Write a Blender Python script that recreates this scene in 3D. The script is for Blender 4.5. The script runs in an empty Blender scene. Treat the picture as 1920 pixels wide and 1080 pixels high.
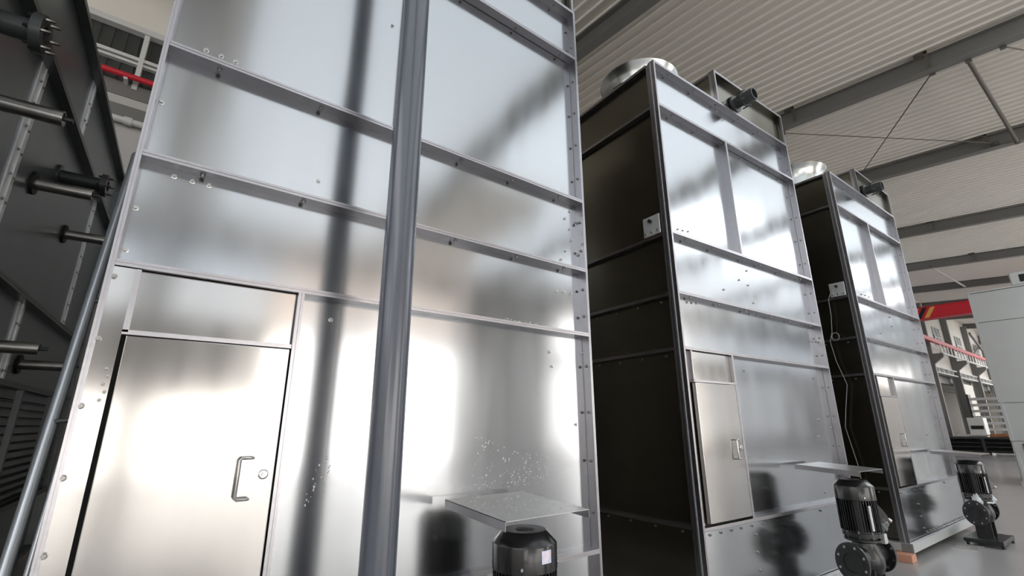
import bpy, bmesh, math, random
from mathutils import Vector, Matrix
random.seed(7)
S = bpy.context.scene
COL = S.collection

# ------------------------------------------------------------------ camera
YAW, PITCH, ROLL, FPX = 0.920665, 0.284170, -0.003344, 877.67
hx, hy = -math.sin(YAW), math.cos(YAW)
F = Vector((hx*math.cos(PITCH), hy*math.cos(PITCH), math.sin(PITCH)))
R = Vector((hy, -hx, 0)); U = R.cross(F)
R2 = R*math.cos(ROLL)+U*math.sin(ROLL); U2 = -R*math.sin(ROLL)+U*math.cos(ROLL)
cd = bpy.data.cameras.new('camera'); cam = bpy.data.objects.new('camera', cd); COL.objects.link(cam)
cd.sensor_fit = 'HORIZONTAL'; cd.sensor_width = 36; cd.lens = FPX/1920*36; cd.clip_start = .05; cd.clip_end = 500
M4 = Matrix((R2, U2, -F)).transposed().to_4x4(); M4.translation = Vector((0, 0, 1.6)); cam.matrix_world = M4
S.camera = cam
# ------------------------------------------------------------------ view + world
S.view_settings.view_transform = 'Standard'; S.view_settings.look = 'None'
S.view_settings.gamma = 1; S.view_settings.use_curve_mapping = False
S.view_settings.exposure = 1.05
W = bpy.data.worlds.new('world'); S.world = W; W.use_nodes = True
bg = W.node_tree.nodes['Background']; bg.inputs[0].default_value = (.75, .85, 1, 1); bg.inputs[1].default_value = .6
DAY = 2.5        # brightness of the daylight behind the glazing of the right-hand wall
ROOF_GLOW = .41       # brightness of the added roof panels

# ------------------------------------------------------------------ materials
def nt(m): return m.node_tree.nodes, m.node_tree.links
def mat(name, col, rough=.5, metal=0., var=0., vscale=4., bump=0., bscale=30., stretch=(1, 1, 1), emit=None, estr=0., coat=0., rvar=0., spec=None, wave=0., wscale=1.2, alpha=None, trans=0.):
    m = bpy.data.materials.new(name); m.use_nodes = True
    n, l = nt(m); b = n['Principled BSDF']
    b.inputs['Base Color'].default_value = (*col, 1); b.inputs['Roughness'].default_value = rough
    b.inputs['Metallic'].default_value = metal; b.inputs['Coat Weight'].default_value = coat
    if spec is not None: b.inputs['Specular IOR Level'].default_value = spec
    if trans: b.inputs['Transmission Weight'].default_value = trans
    if emit:
        b.inputs['Emission Color'].default_value = (*emit, 1); b.inputs['Emission Strength'].default_value = estr
    tc = n.new('ShaderNodeTexCoord'); mp = n.new('ShaderNodeMapping'); mp.inputs['Scale'].default_value = stretch
    l.new(tc.outputs['Object'], mp.inputs[0])
    if var or rvar:
        t = n.new('ShaderNodeTexNoise'); t.inputs['Scale'].default_value = vscale; t.inputs['Detail'].default_value = 6
        l.new(mp.outputs[0], t.inputs[0])
        if var:
            mx = n.new('ShaderNodeMix'); mx.data_type = 'RGBA'
            mx.inputs['A'].default_value = (*[c*(1-var) for c in col], 1); mx.inputs['B'].default_value = (*[min(1, c*(1+var)) for c in col], 1)
            l.new(t.outputs['Fac'], mx.inputs['Factor']); l.new(mx.outputs['Result'], b.inputs['Base Color'])
        if rvar:
            mr = n.new('ShaderNodeMapRange'); mr.inputs[1].default_value = .3; mr.inputs[2].default_value = .7
            mr.inputs[3].default_value = rough-rvar; mr.inputs[4].default_value = rough+rvar
            l.new(t.outputs['Fac'], mr.inputs[0]); l.new(mr.outputs[0], b.inputs['Roughness'])
    last = None
    if bump:
        t = n.new('ShaderNodeTexNoise'); t.inputs['Scale'].default_value = bscale; t.inputs['Detail'].default_value = 3
        l.new(mp.outputs[0], t.inputs[0]); bp = n.new('ShaderNodeBump'); bp.inputs['Strength'].default_value = bump; bp.inputs['Distance'].default_value = .01
        l.new(t.outputs['Fac'], bp.inputs['Height']); last = bp
    if wave:   # slow oil-canning of thin sheet metal
        g = n.new('ShaderNodeTexCoord'); mp2 = n.new('ShaderNodeMapping'); mp2.inputs['Scale'].default_value = (1, 1.25, .45)
        oi = n.new('ShaderNodeObjectInfo'); l.new(g.outputs['Object'], mp2.inputs[0]); l.new(oi.outputs['Random'], mp2.inputs['Location'])
        t = n.new('ShaderNodeTexNoise'); t.inputs['Scale'].default_value = wscale; t.inputs['Detail'].default_value = 1
        l.new(mp2.outputs[0], t.inputs[0]); bp = n.new('ShaderNodeBump'); bp.inputs['Strength'].default_value = 1; bp.inputs['Distance'].default_value = wave
        l.new(t.outputs['Fac'], bp.inputs['Height'])
        if last: l.new(last.outputs[0], bp.inputs['Normal'])
        last = bp
    if last: l.new(last.outputs[0], b.inputs['Normal'])
    return m
M = {}
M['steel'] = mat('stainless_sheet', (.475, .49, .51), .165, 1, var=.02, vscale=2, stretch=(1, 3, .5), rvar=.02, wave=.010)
M['door_steel'] = mat('stainless_door', (.50, .485, .47), .14, 1, var=.02, vscale=2, stretch=(1, 3, .5), rvar=.02, wave=.004)
M['frame'] = mat('frame_steel', (.43, .42, .44), .30, 1, var=.08, vscale=9, bump=.06, bscale=40)
M['side_steel'] = mat('side_sheet', (.225, .215, .18), .24, 1, var=.06, vscale=3, wave=.012)  # tower sheet in a darker copy; shade of the sides is in the colour
M['zinc'] = mat('galvanised_sheet', (.22, .245, .26), .32, .75, var=.12, vscale=2.2, wave=.008)
M['zinc_strip'] = mat('galvanised_strip', (.85, .90, .94), .36, .45, var=.2, vscale=14, bump=.1, bscale=60)  # lightened so the colour carries the window light these strips reflect
M['zinc_frame'] = mat('galvanised_frame', (.16, .17, .17), .35, .9, var=.2, vscale=8)
M['zinc_light'] = mat('painted_zinc', (.58, .60, .60), .42, .55, var=.06, vscale=2)
M['pipe_steel'] = mat('pipe_steel', (.45, .43, .41), .30, 1, var=.15, vscale=10)
M['iron'] = mat('dark_pipe', (.055, .06, .062), .35, .3, var=.3, vscale=12)
M['bolt'] = mat('bolt_zinc', (.5, .5, .49), .28, 1)
M['bolt_dark'] = mat('bolt_dull', (.30, .29, .28), .35, 1)
M['tray'] = mat('tray_sheet', (.62, .61, .60), .32, .9, var=.1, vscale=12, bump=.1, bscale=25)
M['rail_zinc'] = mat('rail_zinc', (.50, .53, .57), .3, .6, var=.1, vscale=8)
M['fan_zinc'] = mat('fan_zinc', (.55, .57, .56), .25, 1, var=.15, vscale=5)
M['pvc'] = mat('grey_pvc', (.07, .078, .10), .24, 0, var=.06, vscale=3, stretch=(1, 1, .3), spec=.75)
M['black'] = mat('black_paint', (.008, .008, .009), .25, 0, var=.2, vscale=10, coat=.15)
M['black_rough'] = mat('black_casting', (.014, .015, .016), .38, .1, var=.3, vscale=20, bump=.15, bscale=50, coat=.2)
M['void'] = mat('pipe_interior', (.002, .002, .002), 1, 0, spec=0)  # flat black colour stands in for the dark inside of open pipes
M['rubber'] = mat('black_rubber', (.006, .006, .006), .6)
M['wrap'] = mat('plastic_wrap', (.55, .60, .62), .12, 0, bump=.8, bscale=22, coat=1)
M['wrap_grey'] = mat('clear_wrap', (.16, .18, .19), .1, 0, bump=.8, bscale=30, coat=1)
M['deck'] = mat('roof_sheet', (.72, .67, .59), .55, 0, var=.04, vscale=.8)
M['deck_rib'] = mat('roof_rib', (.88, .85, .80), .45, 0)
M['rafter'] = mat('rafter_paint', (.17, .165, .155), .5, 0, var=.12, vscale=1.5)
M['brace'] = mat('brace_steel', (.13, .115, .095), .5, .3, var=.25, vscale=8)
M['cream'] = mat('cream_cladding', (.78, .75, .68), .6, 0, var=.04, vscale=.6)
M['grey_wall'] = mat('grey_cladding', (.48, .46, .44), .6, 0, var=.06, vscale=.7)
M['corr'] = mat('dark_corrugated', (.045, .048, .044), .55, .1, var=.12, vscale=2)
M['trim'] = mat('light_trim', (.62, .62, .60), .5)
M['red'] = mat('red_paint', (.55, .015, .03), .4, 0, var=.08, vscale=2)
M['yellow'] = mat('yellow_paint', (.75, .42, .10), .5)
M['mullion'] = mat('window_frame', (.20, .21, .20), .5)
M['pane'] = mat('dim_pane', (.20, .22, .20), .3, 0)
M['lit'] = mat('daylit_glazing', (.8, .8, .8), .5, 0, emit=(1, .955, .90), estr=DAY)
M['lit_hi'] = mat('clerestory_glazing', (.8, .8, .8), .5, 0, emit=(.86, .93, 1), estr=DAY*.25)
M['roof_glow'] = mat('roof_glow', (.8, .8, .8), .5, 0, emit=(.84, .93, 1), estr=ROOF_GLOW)
M['roof_glow_bright'] = mat('roof_glow_bright', (.8, .8, .8), .5, 0, emit=(.86, .94, 1), estr=.62)  # brighter copy, set by what the tower fronts should reflect
M['roof_streak'] = mat('roof_streak_glow', (.8, .8, .8), .5, 0, emit=(.95, .98, 1), estr=6)
M['fill_glow'] = mat('fill_glow_panel', (.8, .8, .8), .5, 0, emit=(.95, .97, 1), estr=1.3)  # added fill for unseen roof bays and the near end wall
M['dim_glow'] = mat('dim_glow_panel', (.6, .6, .6), .5, 0, emit=(.97, .98, 1), estr=.30)  # weak glow added for the lower front of the middle tower
M['warm_glow'] = mat('warm_glow_panel', (.7, .65, .6), .5, 0, emit=(1, .82, .70), estr=.75)  # warm glow added for the nearest tower to reflect
M['lit_far'] = mat('far_lit_window', (.9, .9, .9), .5, 0, emit=(1, 1, 1), estr=1.6)
M['dark_recess'] = mat('dark_interior', (.03, .03, .03), .7)
M['orange'] = mat('rusty_stock', (.30, .12, .05), .7, 0, var=.4, vscale=6)
M['brick'] = mat('orange_block', (.52, .26, .17), .7, 0, var=.15, vscale=12, bump=.2)
M['white_paint'] = mat('machine_white', (.62, .62, .60), .4)
M['machine_grey'] = mat('machine_grey', (.22, .22, .21), .5, 0, var=.1)
M['steel_dark'] = mat('bench_steel', (.05, .05, .052), .5, .4, var=.3, vscale=5)
M['sticker'] = mat('label_paper', (.70, .74, .80), .35, 0)
def sticker_nodes(m):
    n, l = nt(m); b = n['Principled BSDF']; tc = n.new('ShaderNodeTexCoord'); t = n.new('ShaderNodeTexNoise'); t.inputs['Scale'].default_value = 22
    r = n.new('ShaderNodeValToRGB'); r.color_ramp.elements[0].color = (.45, .60, .80, 1); r.color_ramp.elements[1].color = (.85, .70, .76, 1)
    r.color_ramp.elements[0].position = .4; r.color_ramp.elements[1].position = .6
    l.new(tc.outputs['Object'], t.inputs[0]); l.new(t.outputs['Fac'], r.inputs[0]); l.new(r.outputs[0], b.inputs['Base Color'])
sticker_nodes(M['sticker'])
def floor_mat():
    m = mat('epoxy_floor', (.33, .322, .322), .24, 0, var=.06, vscale=.5, rvar=.03)
    return m
M['floor'] = floor_mat()

# ------------------------------------------------------------------ mesh helper
class MB:
    def __init__(s): s.v = []; s.f = []; s.sm = []
    def add(s, vs, fs, smooth=False):
        o = len(s.v); s.v += [tuple(v) for v in vs]; s.f += [[o+i for i in f] for f in fs]
        s.sm += ([smooth]*len(fs) if isinstance(smooth, bool) else smooth); return s
    def box(s, x0, x1, y0, y1, z0, z1):
        x0, x1 = sorted((x0, x1)); y0, y1 = sorted((y0, y1)); z0, z1 = sorted((z0, z1))
        return s.add([(x0,y0,z0),(x1,y0,z0),(x1,y1,z0),(x0,y1,z0),(x0,y0,z1),(x1,y0,z1),(x1,y1,z1),(x0,y1,z1)],
              [(0,3,2,1),(4,5,6,7),(0,1,5,4),(1,2,6,5),(2,3,7,6),(3,0,4,7)])
    def hexa(s, p):   # 8 points, same order as box
        return s.add(p, [(0,3,2,1),(4,5,6,7),(0,1,5,4),(1,2,6,5),(2,3,7,6),(3,0,4,7)])
    def bar(s, a, b, w, h, up=(0, 0, 1)):
        a = Vector(a); b = Vector(b); d = (b-a).normalized(); u = Vector(up)
        r = d.cross(u)
        if r.length < 1e-4: r = d.cross(Vector((1, 0, 0)))
        r.normalize(); u = r.cross(d).normalized(); p = []
        for q in (a, b):
            for i, j in ((-1,-1),(1,-1),(1,1),(-1,1)): p.append(q+r*w/2*i+u*h/2*j)
        return s.add(p, [(3,2,1,0),(4,5,6,7),(0,1,5,4),(1,2,6,5),(2,3,7,6),(3,0,4,7)])
    def cyl(s, a, b, r, r2=None, n=20, caps=True):
        return s.lathe(a, b, [(0, r), (1, r if r2 is None else r2)], n, caps)
    def lathe(s, a, b, prof, n=24, caps=True, closed=False, sharp=False):
        a = Vector(a); b = Vector(b); d = (b-a); L = d.length; d.normalize()
        u = d.cross(Vector((0, 0, 1)))
        if u.length < 1e-3: u = Vector((1, 0, 0))
        u.normalize(); w = d.cross(u); vs = []
        for t, r in prof:
            c = a+d*(t*L)
            for i in range(n):
                an = 2*math.pi*i/n; vs.append(c+u*math.cos(an)*r+w*math.sin(an)*r)
        fs = []; sm = []; k = len(prof)
        for j in range(k if closed else k-1):
            j2 = (j+1) % k
            for i in range(n):
                i2 = (i+1) % n; fs.append((j*n+i, j*n+i2, j2*n+i2, j2*n+i)); sm.append(not sharp)
        if caps and not closed:
            fs.append(tuple(range(n-1, -1, -1))); sm.append(False)
            fs.append(tuple((k-1)*n+i for i in range(n))); sm.append(False)
        return s.add(vs, fs, sm)
    def tube_path(s, pts, r, n=14):
        pts = [Vector(p) for p in pts]; rings = []; prev = None
        for i, p in enumerate(pts):
            d = (pts[min(i+1, len(pts)-1)]-pts[max(i-1, 0)]).normalized()
            if prev is None:
                u = d.cross(Vector((0, 0, 1)))
                if u.length < 1e-2: u = d.cross(Vector((0, 1, 0)))
            else: u = prev-d*prev.dot(d)
            u.normalize(); prev = u; w = d.cross(u)
            rings.append([p+u*math.cos(2*math.pi*k/n)*r+w*math.sin(2*math.pi*k/n)*r for k in range(n)])
        vs = [q for rg in rings for q in rg]; fs = []; sm = []
        for j in range(len(rings)-1):
            for i in range(n):
                i2 = (i+1) % n; fs.append((j*n+i, j*n+i2, (j+1)*n+i2, (j+1)*n+i)); sm.append(True)
        fs += [tuple(range(n-1, -1, -1)), tuple((len(rings)-1)*n+i for i in range(n))]; sm += [False, False]
        return s.add(vs, fs, sm)
    def build(s, name, m, parent=None, T=None, bevel=0, fixn=True):
        me = bpy.data.meshes.new(name)
        vs = s.v if T is None else [tuple(T @ Vector(v)) for v in s.v]
        me.from_pydata(vs, [], s.f); me.polygons.foreach_set('use_smooth', s.sm)
        if fixn:
            bm = bmesh.new(); bm.from_mesh(me); bmesh.ops.recalc_face_normals(bm, faces=bm.faces); 
            if s.sm and any(s.sm):
                for e in bm.edges:
                    if len(e.link_faces) == 2 and e.calc_face_angle(0) > .7: e.smooth = False
            bm.to_mesh(me); bm.free()
        me.materials.append(m); me.update()
        o = bpy.data.objects.new(name, me); COL.objects.link(o)
        if parent: o.parent = parent
        if bevel:
            b = o.modifiers.new('bevel', 'BEVEL'); b.width = bevel; b.segments = 2; b.limit_method = 'ANGLE'
        return o
def tag(o, label=None, cat=None, group=None, kind=None):
    if label: o['label'] = label
    if cat: o['category'] = cat
    if group: o['group'] = group
    if kind: o['kind'] = kind
    return o
def thing(name, label, cat, loc=(0, 0, 0), rz=0, group=None):
    o = bpy.data.objects.new(name, None); COL.objects.link(o); o.location = loc; o.rotation_euler = (0, 0, rz); o.empty_display_size = .1
    return tag(o, label, cat, group)
def struct(name, mb, m, **k):
    o = mb.build(name, m, **k); o['kind'] = 'structure'; return o
def inst(me_obj, parent, loc, rot=(0, 0, 0), name='bolt'):
    o = bpy.data.objects.new(name, me_obj); COL.objects.link(o); o.parent = parent; o.location = loc; o.rotation_euler = rot; return o

# ------------------------------------------------------------------ the hall
XW, XR, YA, YB = -10.4, 14.0, -14.0, 94.0
FZ = -.09
def zr(x): return 9.27-.08*x
struct('floor', MB().box(XW-7, XR+.3, YA-.2, YB+.2, -.3, FZ), M['floor'])
# roof: sheet with standing ribs running down the slope
d = MB(); d.hexa([(XW-7, YA, zr(XW-7)+.03), (XR+.3, YA, zr(XR+.3)+.03), (XR+.3, YB, zr(XR+.3)+.03), (XW-7, YB, zr(XW-7)+.03),
                  (XW-7, YA, zr(XW-7)+.2), (XR+.3, YA, zr(XR+.3)+.2), (XR+.3, YB, zr(XR+.3)+.2), (XW-7, YB, zr(XW-7)+.2)])
struct('ceiling', d, M['deck'])
rb = MB(); y = YA+.1; ra, rc = XW+.02, XR-.02
while y < 64:
    rb.hexa([(ra, y, zr(ra)-.012), (rc, y, zr(rc)-.012), (rc, y+.028, zr(rc)-.012), (ra, y+.028, zr(ra)-.012),
             (ra, y-.012, zr(ra)+.04), (rc, y-.012, zr(rc)+.04), (rc, y+.04, zr(rc)+.04), (ra, y+.04, zr(ra)+.04)])
    y += .25
struct('trim_1', rb, M['deck_rib'])
# unseen glowing roof panels between rafters, added for light and tower reflections
k = 1
RAFT = [-12.4, -6.2, -.4, 6.25, 12.4, 17.6, 24.6, 31.0, 37.2, 43.4, 49.6, 55.8, 62, 68, 74, 80, 86]
def add_roof_glow(x0, x1, y0, y1, m_, dz=.03):
    global k
    m = MB()
    m.hexa([(x0, y0, zr(x0)-dz), (x1, y0, zr(x1)-dz), (x1, y1, zr(x1)-dz), (x0, y1, zr(x0)-dz),
            (x0, y0, zr(x0)-dz+.02), (x1, y0, zr(x1)-dz+.02), (x1, y1, zr(x1)-dz+.02), (x0, y1, zr(x0)-dz+.02)])
    struct('window_%d' % k, m, M[m_]); k += 1
for i in range(0, len(RAFT)-1):
    y0, y1 = RAFT[i]+.45, RAFT[i+1]-.45
    if i == 0: add_roof_glow(-7, 12, y0, y1, 'fill_glow')  # added fill over the unseen near bay
    elif i == 1: add_roof_glow(-1.5, 12, y0, y1-.1, 'roof_glow')
    elif i == 2: add_roof_glow(-1.5, 12, y0+.45, y1, 'roof_glow')
    elif i == 3:
        add_roof_glow(-1.2, 5.2, y0, 9.0, 'roof_glow_bright'); add_roof_glow(-.3, .5, 9.0, 11.0, 'roof_glow_bright'); add_roof_glow(.5, 5.2, 9.0, y1, 'roof_glow_bright'); add_roof_glow(5.2, 12, 9.9, y1, 'roof_glow')
    elif i < 10: add_roof_glow(.45 if i == 4 else .1, 11.2, y0, y1, 'roof_glow_bright')
    else: add_roof_glow(-5, 11.2, y0, y1, 'fill_glow')  # added fill to brighten the far wall
# brighter unseen strips, added for the white streaks the towers reflect
for (y0, y1) in ((14.0, 16.6), (19.6, 22.6), (26.2, 29), (32.6, 35.2), (39, 41.5)):
    m = MB(); x0, x1 = 4.0, 5.6
    m.hexa([(x0, y0, zr(x0)-.05), (x1, y0, zr(x1)-.05), (x1, y1, zr(x1)-.05), (x0, y1, zr(x0)-.05),
            (x0, y0, zr(x0)-.035), (x1, y0, zr(x1)-.035), (x1, y1, zr(x1)-.035), (x0, y1, zr(x0)-.035)])
    struct('window_%d' % k, m, M['roof_streak']); k += 1
# rafters: welded I sections
def rafter(y, lab):
    m = MB(); a, b = XW+.05, XR-.05
    def slab(y0, y1, o0, o1):
        m.hexa([(a, y0, zr(a)+o0), (b, y0, zr(b)+o0), (b, y1, zr(b)+o0), (a, y1, zr(a)+o0), (a, y0, zr(a)+o1), (b, y0, zr(b)+o1), (b, y1, zr(b)+o1), (a, y1, zr(a)+o1)])
    slab(y-.11, y+.11, -.42, -.40); slab(y-.006, y+.006, -.40, -.02); slab(y-.11, y+.11, -.035, -.02)
    o = m.build('trim_%d' % (RAFT.index(y)+2), M['rafter']); o['kind'] = 'structure'; return o
for y in RAFT: rafter(y, '')
# right-hand wall (behind the camera) with daylit openings; columns on the rafter lines
def wall_with_holes(name, x0, x1, y0, y1, z0, z1, holes, m):
    mb = MB(); ys = sorted({y0, y1, *[h[0] for h in holes], *[h[1] for h in holes]}); zs = sorted({z0, z1, *[h[2] for h in holes], *[h[3] for h in holes]})
    for i in range(len(ys)-1):
        for j in range(len(zs)-1):
            cy, cz = (ys[i]+ys[i+1])/2, (zs[j]+zs[j+1])/2
            if any(h[0] < cy < h[1] and h[2] < cz < h[3] for h in holes): continue
            mb.box(x0, x1, ys[i], ys[i+1], zs[j], zs[j+1])
    return struct(name, mb, m)
LOW = [(-12, -6.6, 1.0, 4.2), (-5.8, -.7, .1, 2.5), (.1, 3.1, .1, 2.5), (3.2, 11.2, .1, 4.9), (17.4, 25.6, .2, 4.6)]
WARM_GLOW = [(3.2, 11.0, 5.2, 7.6)]
HIGH2 = [(17.6, 25.6, 5.4, 7.55), (58, 80, 5.6, 7.3)]  # the farther opening is added to brighten the far hall
DIM_GLOW = [(26.6, 36.5, .8, 4.4)]
HIGH = [(-12, -6.8, 5.6, 7.3), (-5.6, -.8, 5.2, 7.5), (.1, 3.0, 5.2, 7.5), (26.2, 30.4, 5.6, 7.3), (31.6, 36.6, 5.6, 7.3), (38, 43, 5.6, 7.3), (44, 49, 5.6, 7.3), (50, 55, 5.6, 7.3)]
wall_with_holes('wall_right', XR, XR+.2, YA, YB, FZ, zr(XR)+.05, LOW+HIGH+HIGH2+WARM_GLOW+DIM_GLOW, M['grey_wall'])
for hs, mm in ((LOW, 'lit'), (HIGH2, 'lit'), (HIGH, 'lit_hi'), (WARM_GLOW, 'warm_glow'), (DIM_GLOW, 'dim_glow')):
    for (a, b, c, e) in hs:
        o = struct('window_%d' % k, MB().box(XR+.08, XR+.12, a, b, c, e), M[mm])
        f = MB(); n = max(2, round((b-a)/1.3))
        for i in range(1, n): f.box(XR+.02, XR+.07, a+(b-a)*i/n-.03, a+(b-a)*i/n+.03, c, e)
        f.box(XR+.02, XR+.07, a, b, (c+e)/2-.03, (c+e)/2+.03)
        w = f.build('window_frame', M['mullion'], o); k += 1
t = 20
for y in RAFT[:10]:
    struct('trim_%d' % t, MB().box(XR-.42, XR-.02, y-.14, y+.14, FZ, zr(XR-.2)-.40), M['rafter']); t += 1
struct('wall_near', MB().box(XW-7, XR+.2, YA-.2, YA, FZ, zr(XW-7)), M['cream'])
for (a, b) in ((-8, -2), (-.5, 5.5), (7, 13)):  # glowing panels out of view, added to lift the hall's overall light
    struct('window_%d' % k, MB().box(a, b, YA+.02, YA+.06, 5.2, 7.4), M['fill_glow']); k += 1
struct('wall_far', MB().box(XW-7, XR+.2, YB, YB+.2, FZ, zr(XW-7)), M['cream'])
# left-hand (rear) wall
def zl(z): return 1.6+(z-1.6)*abs(XW)/12.0
struct('wall_left', MB().box(XW-.2, XW, YA, 40.9, FZ, zl(8.35)), M['grey_wall'])
c = MB(); y = YA
while y < 20:      # corrugated dark band
    c.box(XW-.16, XW-.12, y, y+.10, zl(8.8), zl(10.25)); c.box(XW-.19, XW-.15, y+.09, y+.21, zl(8.8), zl(10.25)); y += .2
struct('wall_left_band', c, M['corr'])
struct('trim_%d' % t, MB().box(XW-.18, XW, YA, 20, zl(8.52), zl(8.86)).box(XW-.18, XW+.02, YA, 40, zl(8.02), zl(8.3)), M['rafter']); t += 1
struct('trim_%d' % t, MB().box(XW-.2, XW-.02, YA, 40, zl(8.25), zl(8.55)), M['grey_wall']); t += 1
struct('wall_left_upper', MB().box(XW-.2, XW, YA, 20, zl(10.32), zr(XW)+.05), M['cream'])
struct('trim_%d' % t, MB().box(XW-.1, XW+.06, YA, 20, zl(10.2), zl(10.3)).box(XW-.1, XW+.03, YA, 20, zl(10.32), zl(10.37)), M['trim']); t += 1
struct('trim_%d' % t, MB().box(XW-.12, XW, YA, 20, zl(9.5), zl(9.58)).box(XW-.12, XW-.02, YA, 20, zl(9.40), zl(9.46)), M['trim']); t += 1
for y in (-7.3, -1.2, 5.3): struct('trim_%d' % t, MB().box(XW-.12, XW+.02, y-.04, y+.04, zl(8.75), zl(10.25)), M['trim']); t += 1
# conveyor rail and service pipes along the rear wall
g = thing('red_crane_rail', 'long thin red rail running along the rear wall under the dark corrugated band', 'rail', (XW+.2, 0, zl(8.9)))
MB().cyl((0, YA+.1, 0), (0, 44, 0), .055, n=12).build('rail_tube', M['red'], g)
for y in (-6.9, -1.33, 5.2, 11.4): MB().box(-.2, .02, y-.03, y+.03, -.09, -.04).build('rail_bracket', M['trim'], g)
g = thing('white_service_pipe', 'white pipe running along the rear wall below the dark beams', 'pipe', (XW+.12, 0, zl(7.88)))
MB().cyl((0, YA+.1, 0), (0, 40, 0), .06, n=12).build('pipe_run', M['white_paint'], g)
for y in (-7, -1.15, 4.7): MB().cyl((0, y-.06, 0), (0, y+.06, 0), .08, n=12).build('coupling', M['trim'], g)

# far part of the rear wall: columns, cream cladding, windows, crane runway
XF = -8.2
YC = [41.0, 47.6, 54.4, 61.2, 68, 74.8, 81.6, 88.4]
struct('wall_left_far', MB().box(XF-.2, XF, 40.9, YB, 4.95, zr(XF)+.05).box(XW, XF-.2, 40.7, 40.9, FZ, zr(XW)), M['cream'])
for y in YC: struct('trim_%d' % t, MB().box(XF+.02, XF+.36, y-.12, y+.12, FZ, zr(XF)-.42), M['rafter']); t += 1
for i in range(len(YC)-1):
    ym = YC[i]+4.3
    o = struct('window_%d' % k, MB().box(XF, XF+.03, ym-.9, ym+.9, 6.95, 8.35), M['pane']); k += 1
    f = MB().box(XF+.03, XF+.06, ym-.95, ym+.95, 7.55, 7.68)
    for q in (-.9, 0, .9): f.box(XF+.03, XF+.06, ym+q-.05, ym+q+.05, 6.95, 8.35)
    f.build('window_frame', M['trim'], o)
    if i % 2 == 1 or i > 2:
        struct('wall_left_bay', MB().box(XF-.2, XF, YC[i]+.6, YC[i+1]-1.4, 1.6, 4.5), M['cream'])
        struct('wall_left_plinth', MB().box(XF-.2, XF, YC[i]+.2, YC[i+1]-.2, FZ, 1.5), M['grey_wall'])
    struct('trim_%d' % t, MB().box(XF-.2, XF-.02, YC[i]+.12, YC[i]+.42, FZ, 4.9), M['trim']); t += 1
struct('wall_annex', MB().box(XW-4.2, XW-4, 30, YB, FZ, zr(XW)), M['grey_wall'])
struct('wall_annex_beam', MB().box(XF-.6, XF-.3, 40.9, YB, 4.35, 4.95).box(XW-3.9, XW-3.7, 41, YB, 5.2, 5.6), M['rafter'])
for y in (57.5, 66): struct('window_%d' % k, MB().box(XW-3.98, XW-3.9, y, y+4.5, 4.3, 5.5), M['lit_far']); k += 1
struct('trim_%d' % t, MB().box(XF-.1, XF+.25, 41, YB, 4.86, 4.93).box(XF-.1, XF+.25, 41, YB, 5.22, 5.29), M['trim']); t += 1
f = MB(); y = 41.2
while y < YB-1: f.box(XF-.05, XF+.2, y, y+.12, 4.93, 5.22); y += 1.3
struct('trim_%d' % t, f, M['trim']); t += 1
g = thing('crane_runway', 'red crane runway beam with pale railing on dark brackets along the far columns', 'crane rail', (XF+.75, 0, 0))
MB().box(-.10, .10, 28, YB-.5, 6.62, 6.86).build('runway_beam', M['red'], g)
f = MB(); y = 41.2
while y < YB-1: f.box(.0, .05, y, y+.22, 6.12, 6.62); y += .95
f.box(-.02, .07, 41, YB-.5, 6.02, 6.12); f.build('railing', M['trim'], g)
for y in YC: MB().add([(-.40, y-.14, 6.02), (.15, y-.14, 6.02), (.15, y-.14, 5.8), (-.40, y-.14, 5.35), (-.40, y+.14, 6.02), (.15, y+.14, 6.02), (.15, y+.14, 5.8), (-.40, y+.14, 5.35)],
                       [(0,1,2,3),(7,6,5,4),(0,4,5,1),(1,5,6,2),(2,6,7,3),(3,7,4,0)]).build('bracket', M['rafter'], g)
g = thing('cross_brace', 'dark X-shaped brace between two far columns above the crane rail', 'brace', (XF+.3, 57.8, 7.0))
MB().bar((0, -3.2, 0), (0, 3.2, 1.9), .12, .2).build('diagonal', M['rafter'], g); MB().bar((.15, -3.2, 1.9), (.15, 3.2, 0), .12, .2).build('diagonal', M['rafter'], g)

for (a, b) in ((-9, -3), (-1, 5), (7, 13)):  # glowing openings at the unseen end, added to light the far columns
    struct('window_%d' % k, MB().box(a, b, YB-.06, YB-.02, .1, 7.4), M['lit']); k += 1
# overhead travelling crane
g = thing('overhead_crane', 'red overhead crane girder with black and yellow striped end', 'crane', (0, 33.5, 7.08))
MB().box(-7.75, 3.9, -.25, .25, .02, .66).build('girder', M['red'], g, bevel=.01)
MB().box(-7.75, 3.9, -.32, .32, 0, .02).box(-7.75, 3.9, -.32, .32, .66, .68).build('girder_flange', M['red'], g)
MB().box(3.9, 4.2, -.9, .9, .1, .5).box(3.95, 4.15, -.7, -.5, .5, 1.82).box(3.95, 4.15, .5, .7, .5, 1.82).build('end_carriage', M['red'], g)
MB().box(-7.7, -7.2, -.9, .9, -.2, .3).build('end_carriage', M['red'], g)
for i in range(3):
    x = -7.0+i*.34
    MB().add([(x, -.258, .06), (x+.2, -.258, .06), (x+.55, -.258, .62), (x+.35, -.258, .62), (x, -.252, .06), (x+.2, -.252, .06), (x+.55, -.252, .62), (x+.35, -.252, .62)],
             [(0,1,2,3),(7,6,5,4),(0,4,5,1),(1,5,6,2),(2,6,7,3),(3,7,4,0)]).build('warning_stripe', M['yellow'] if i % 2 == 0 else M['rubber'], g)

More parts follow.
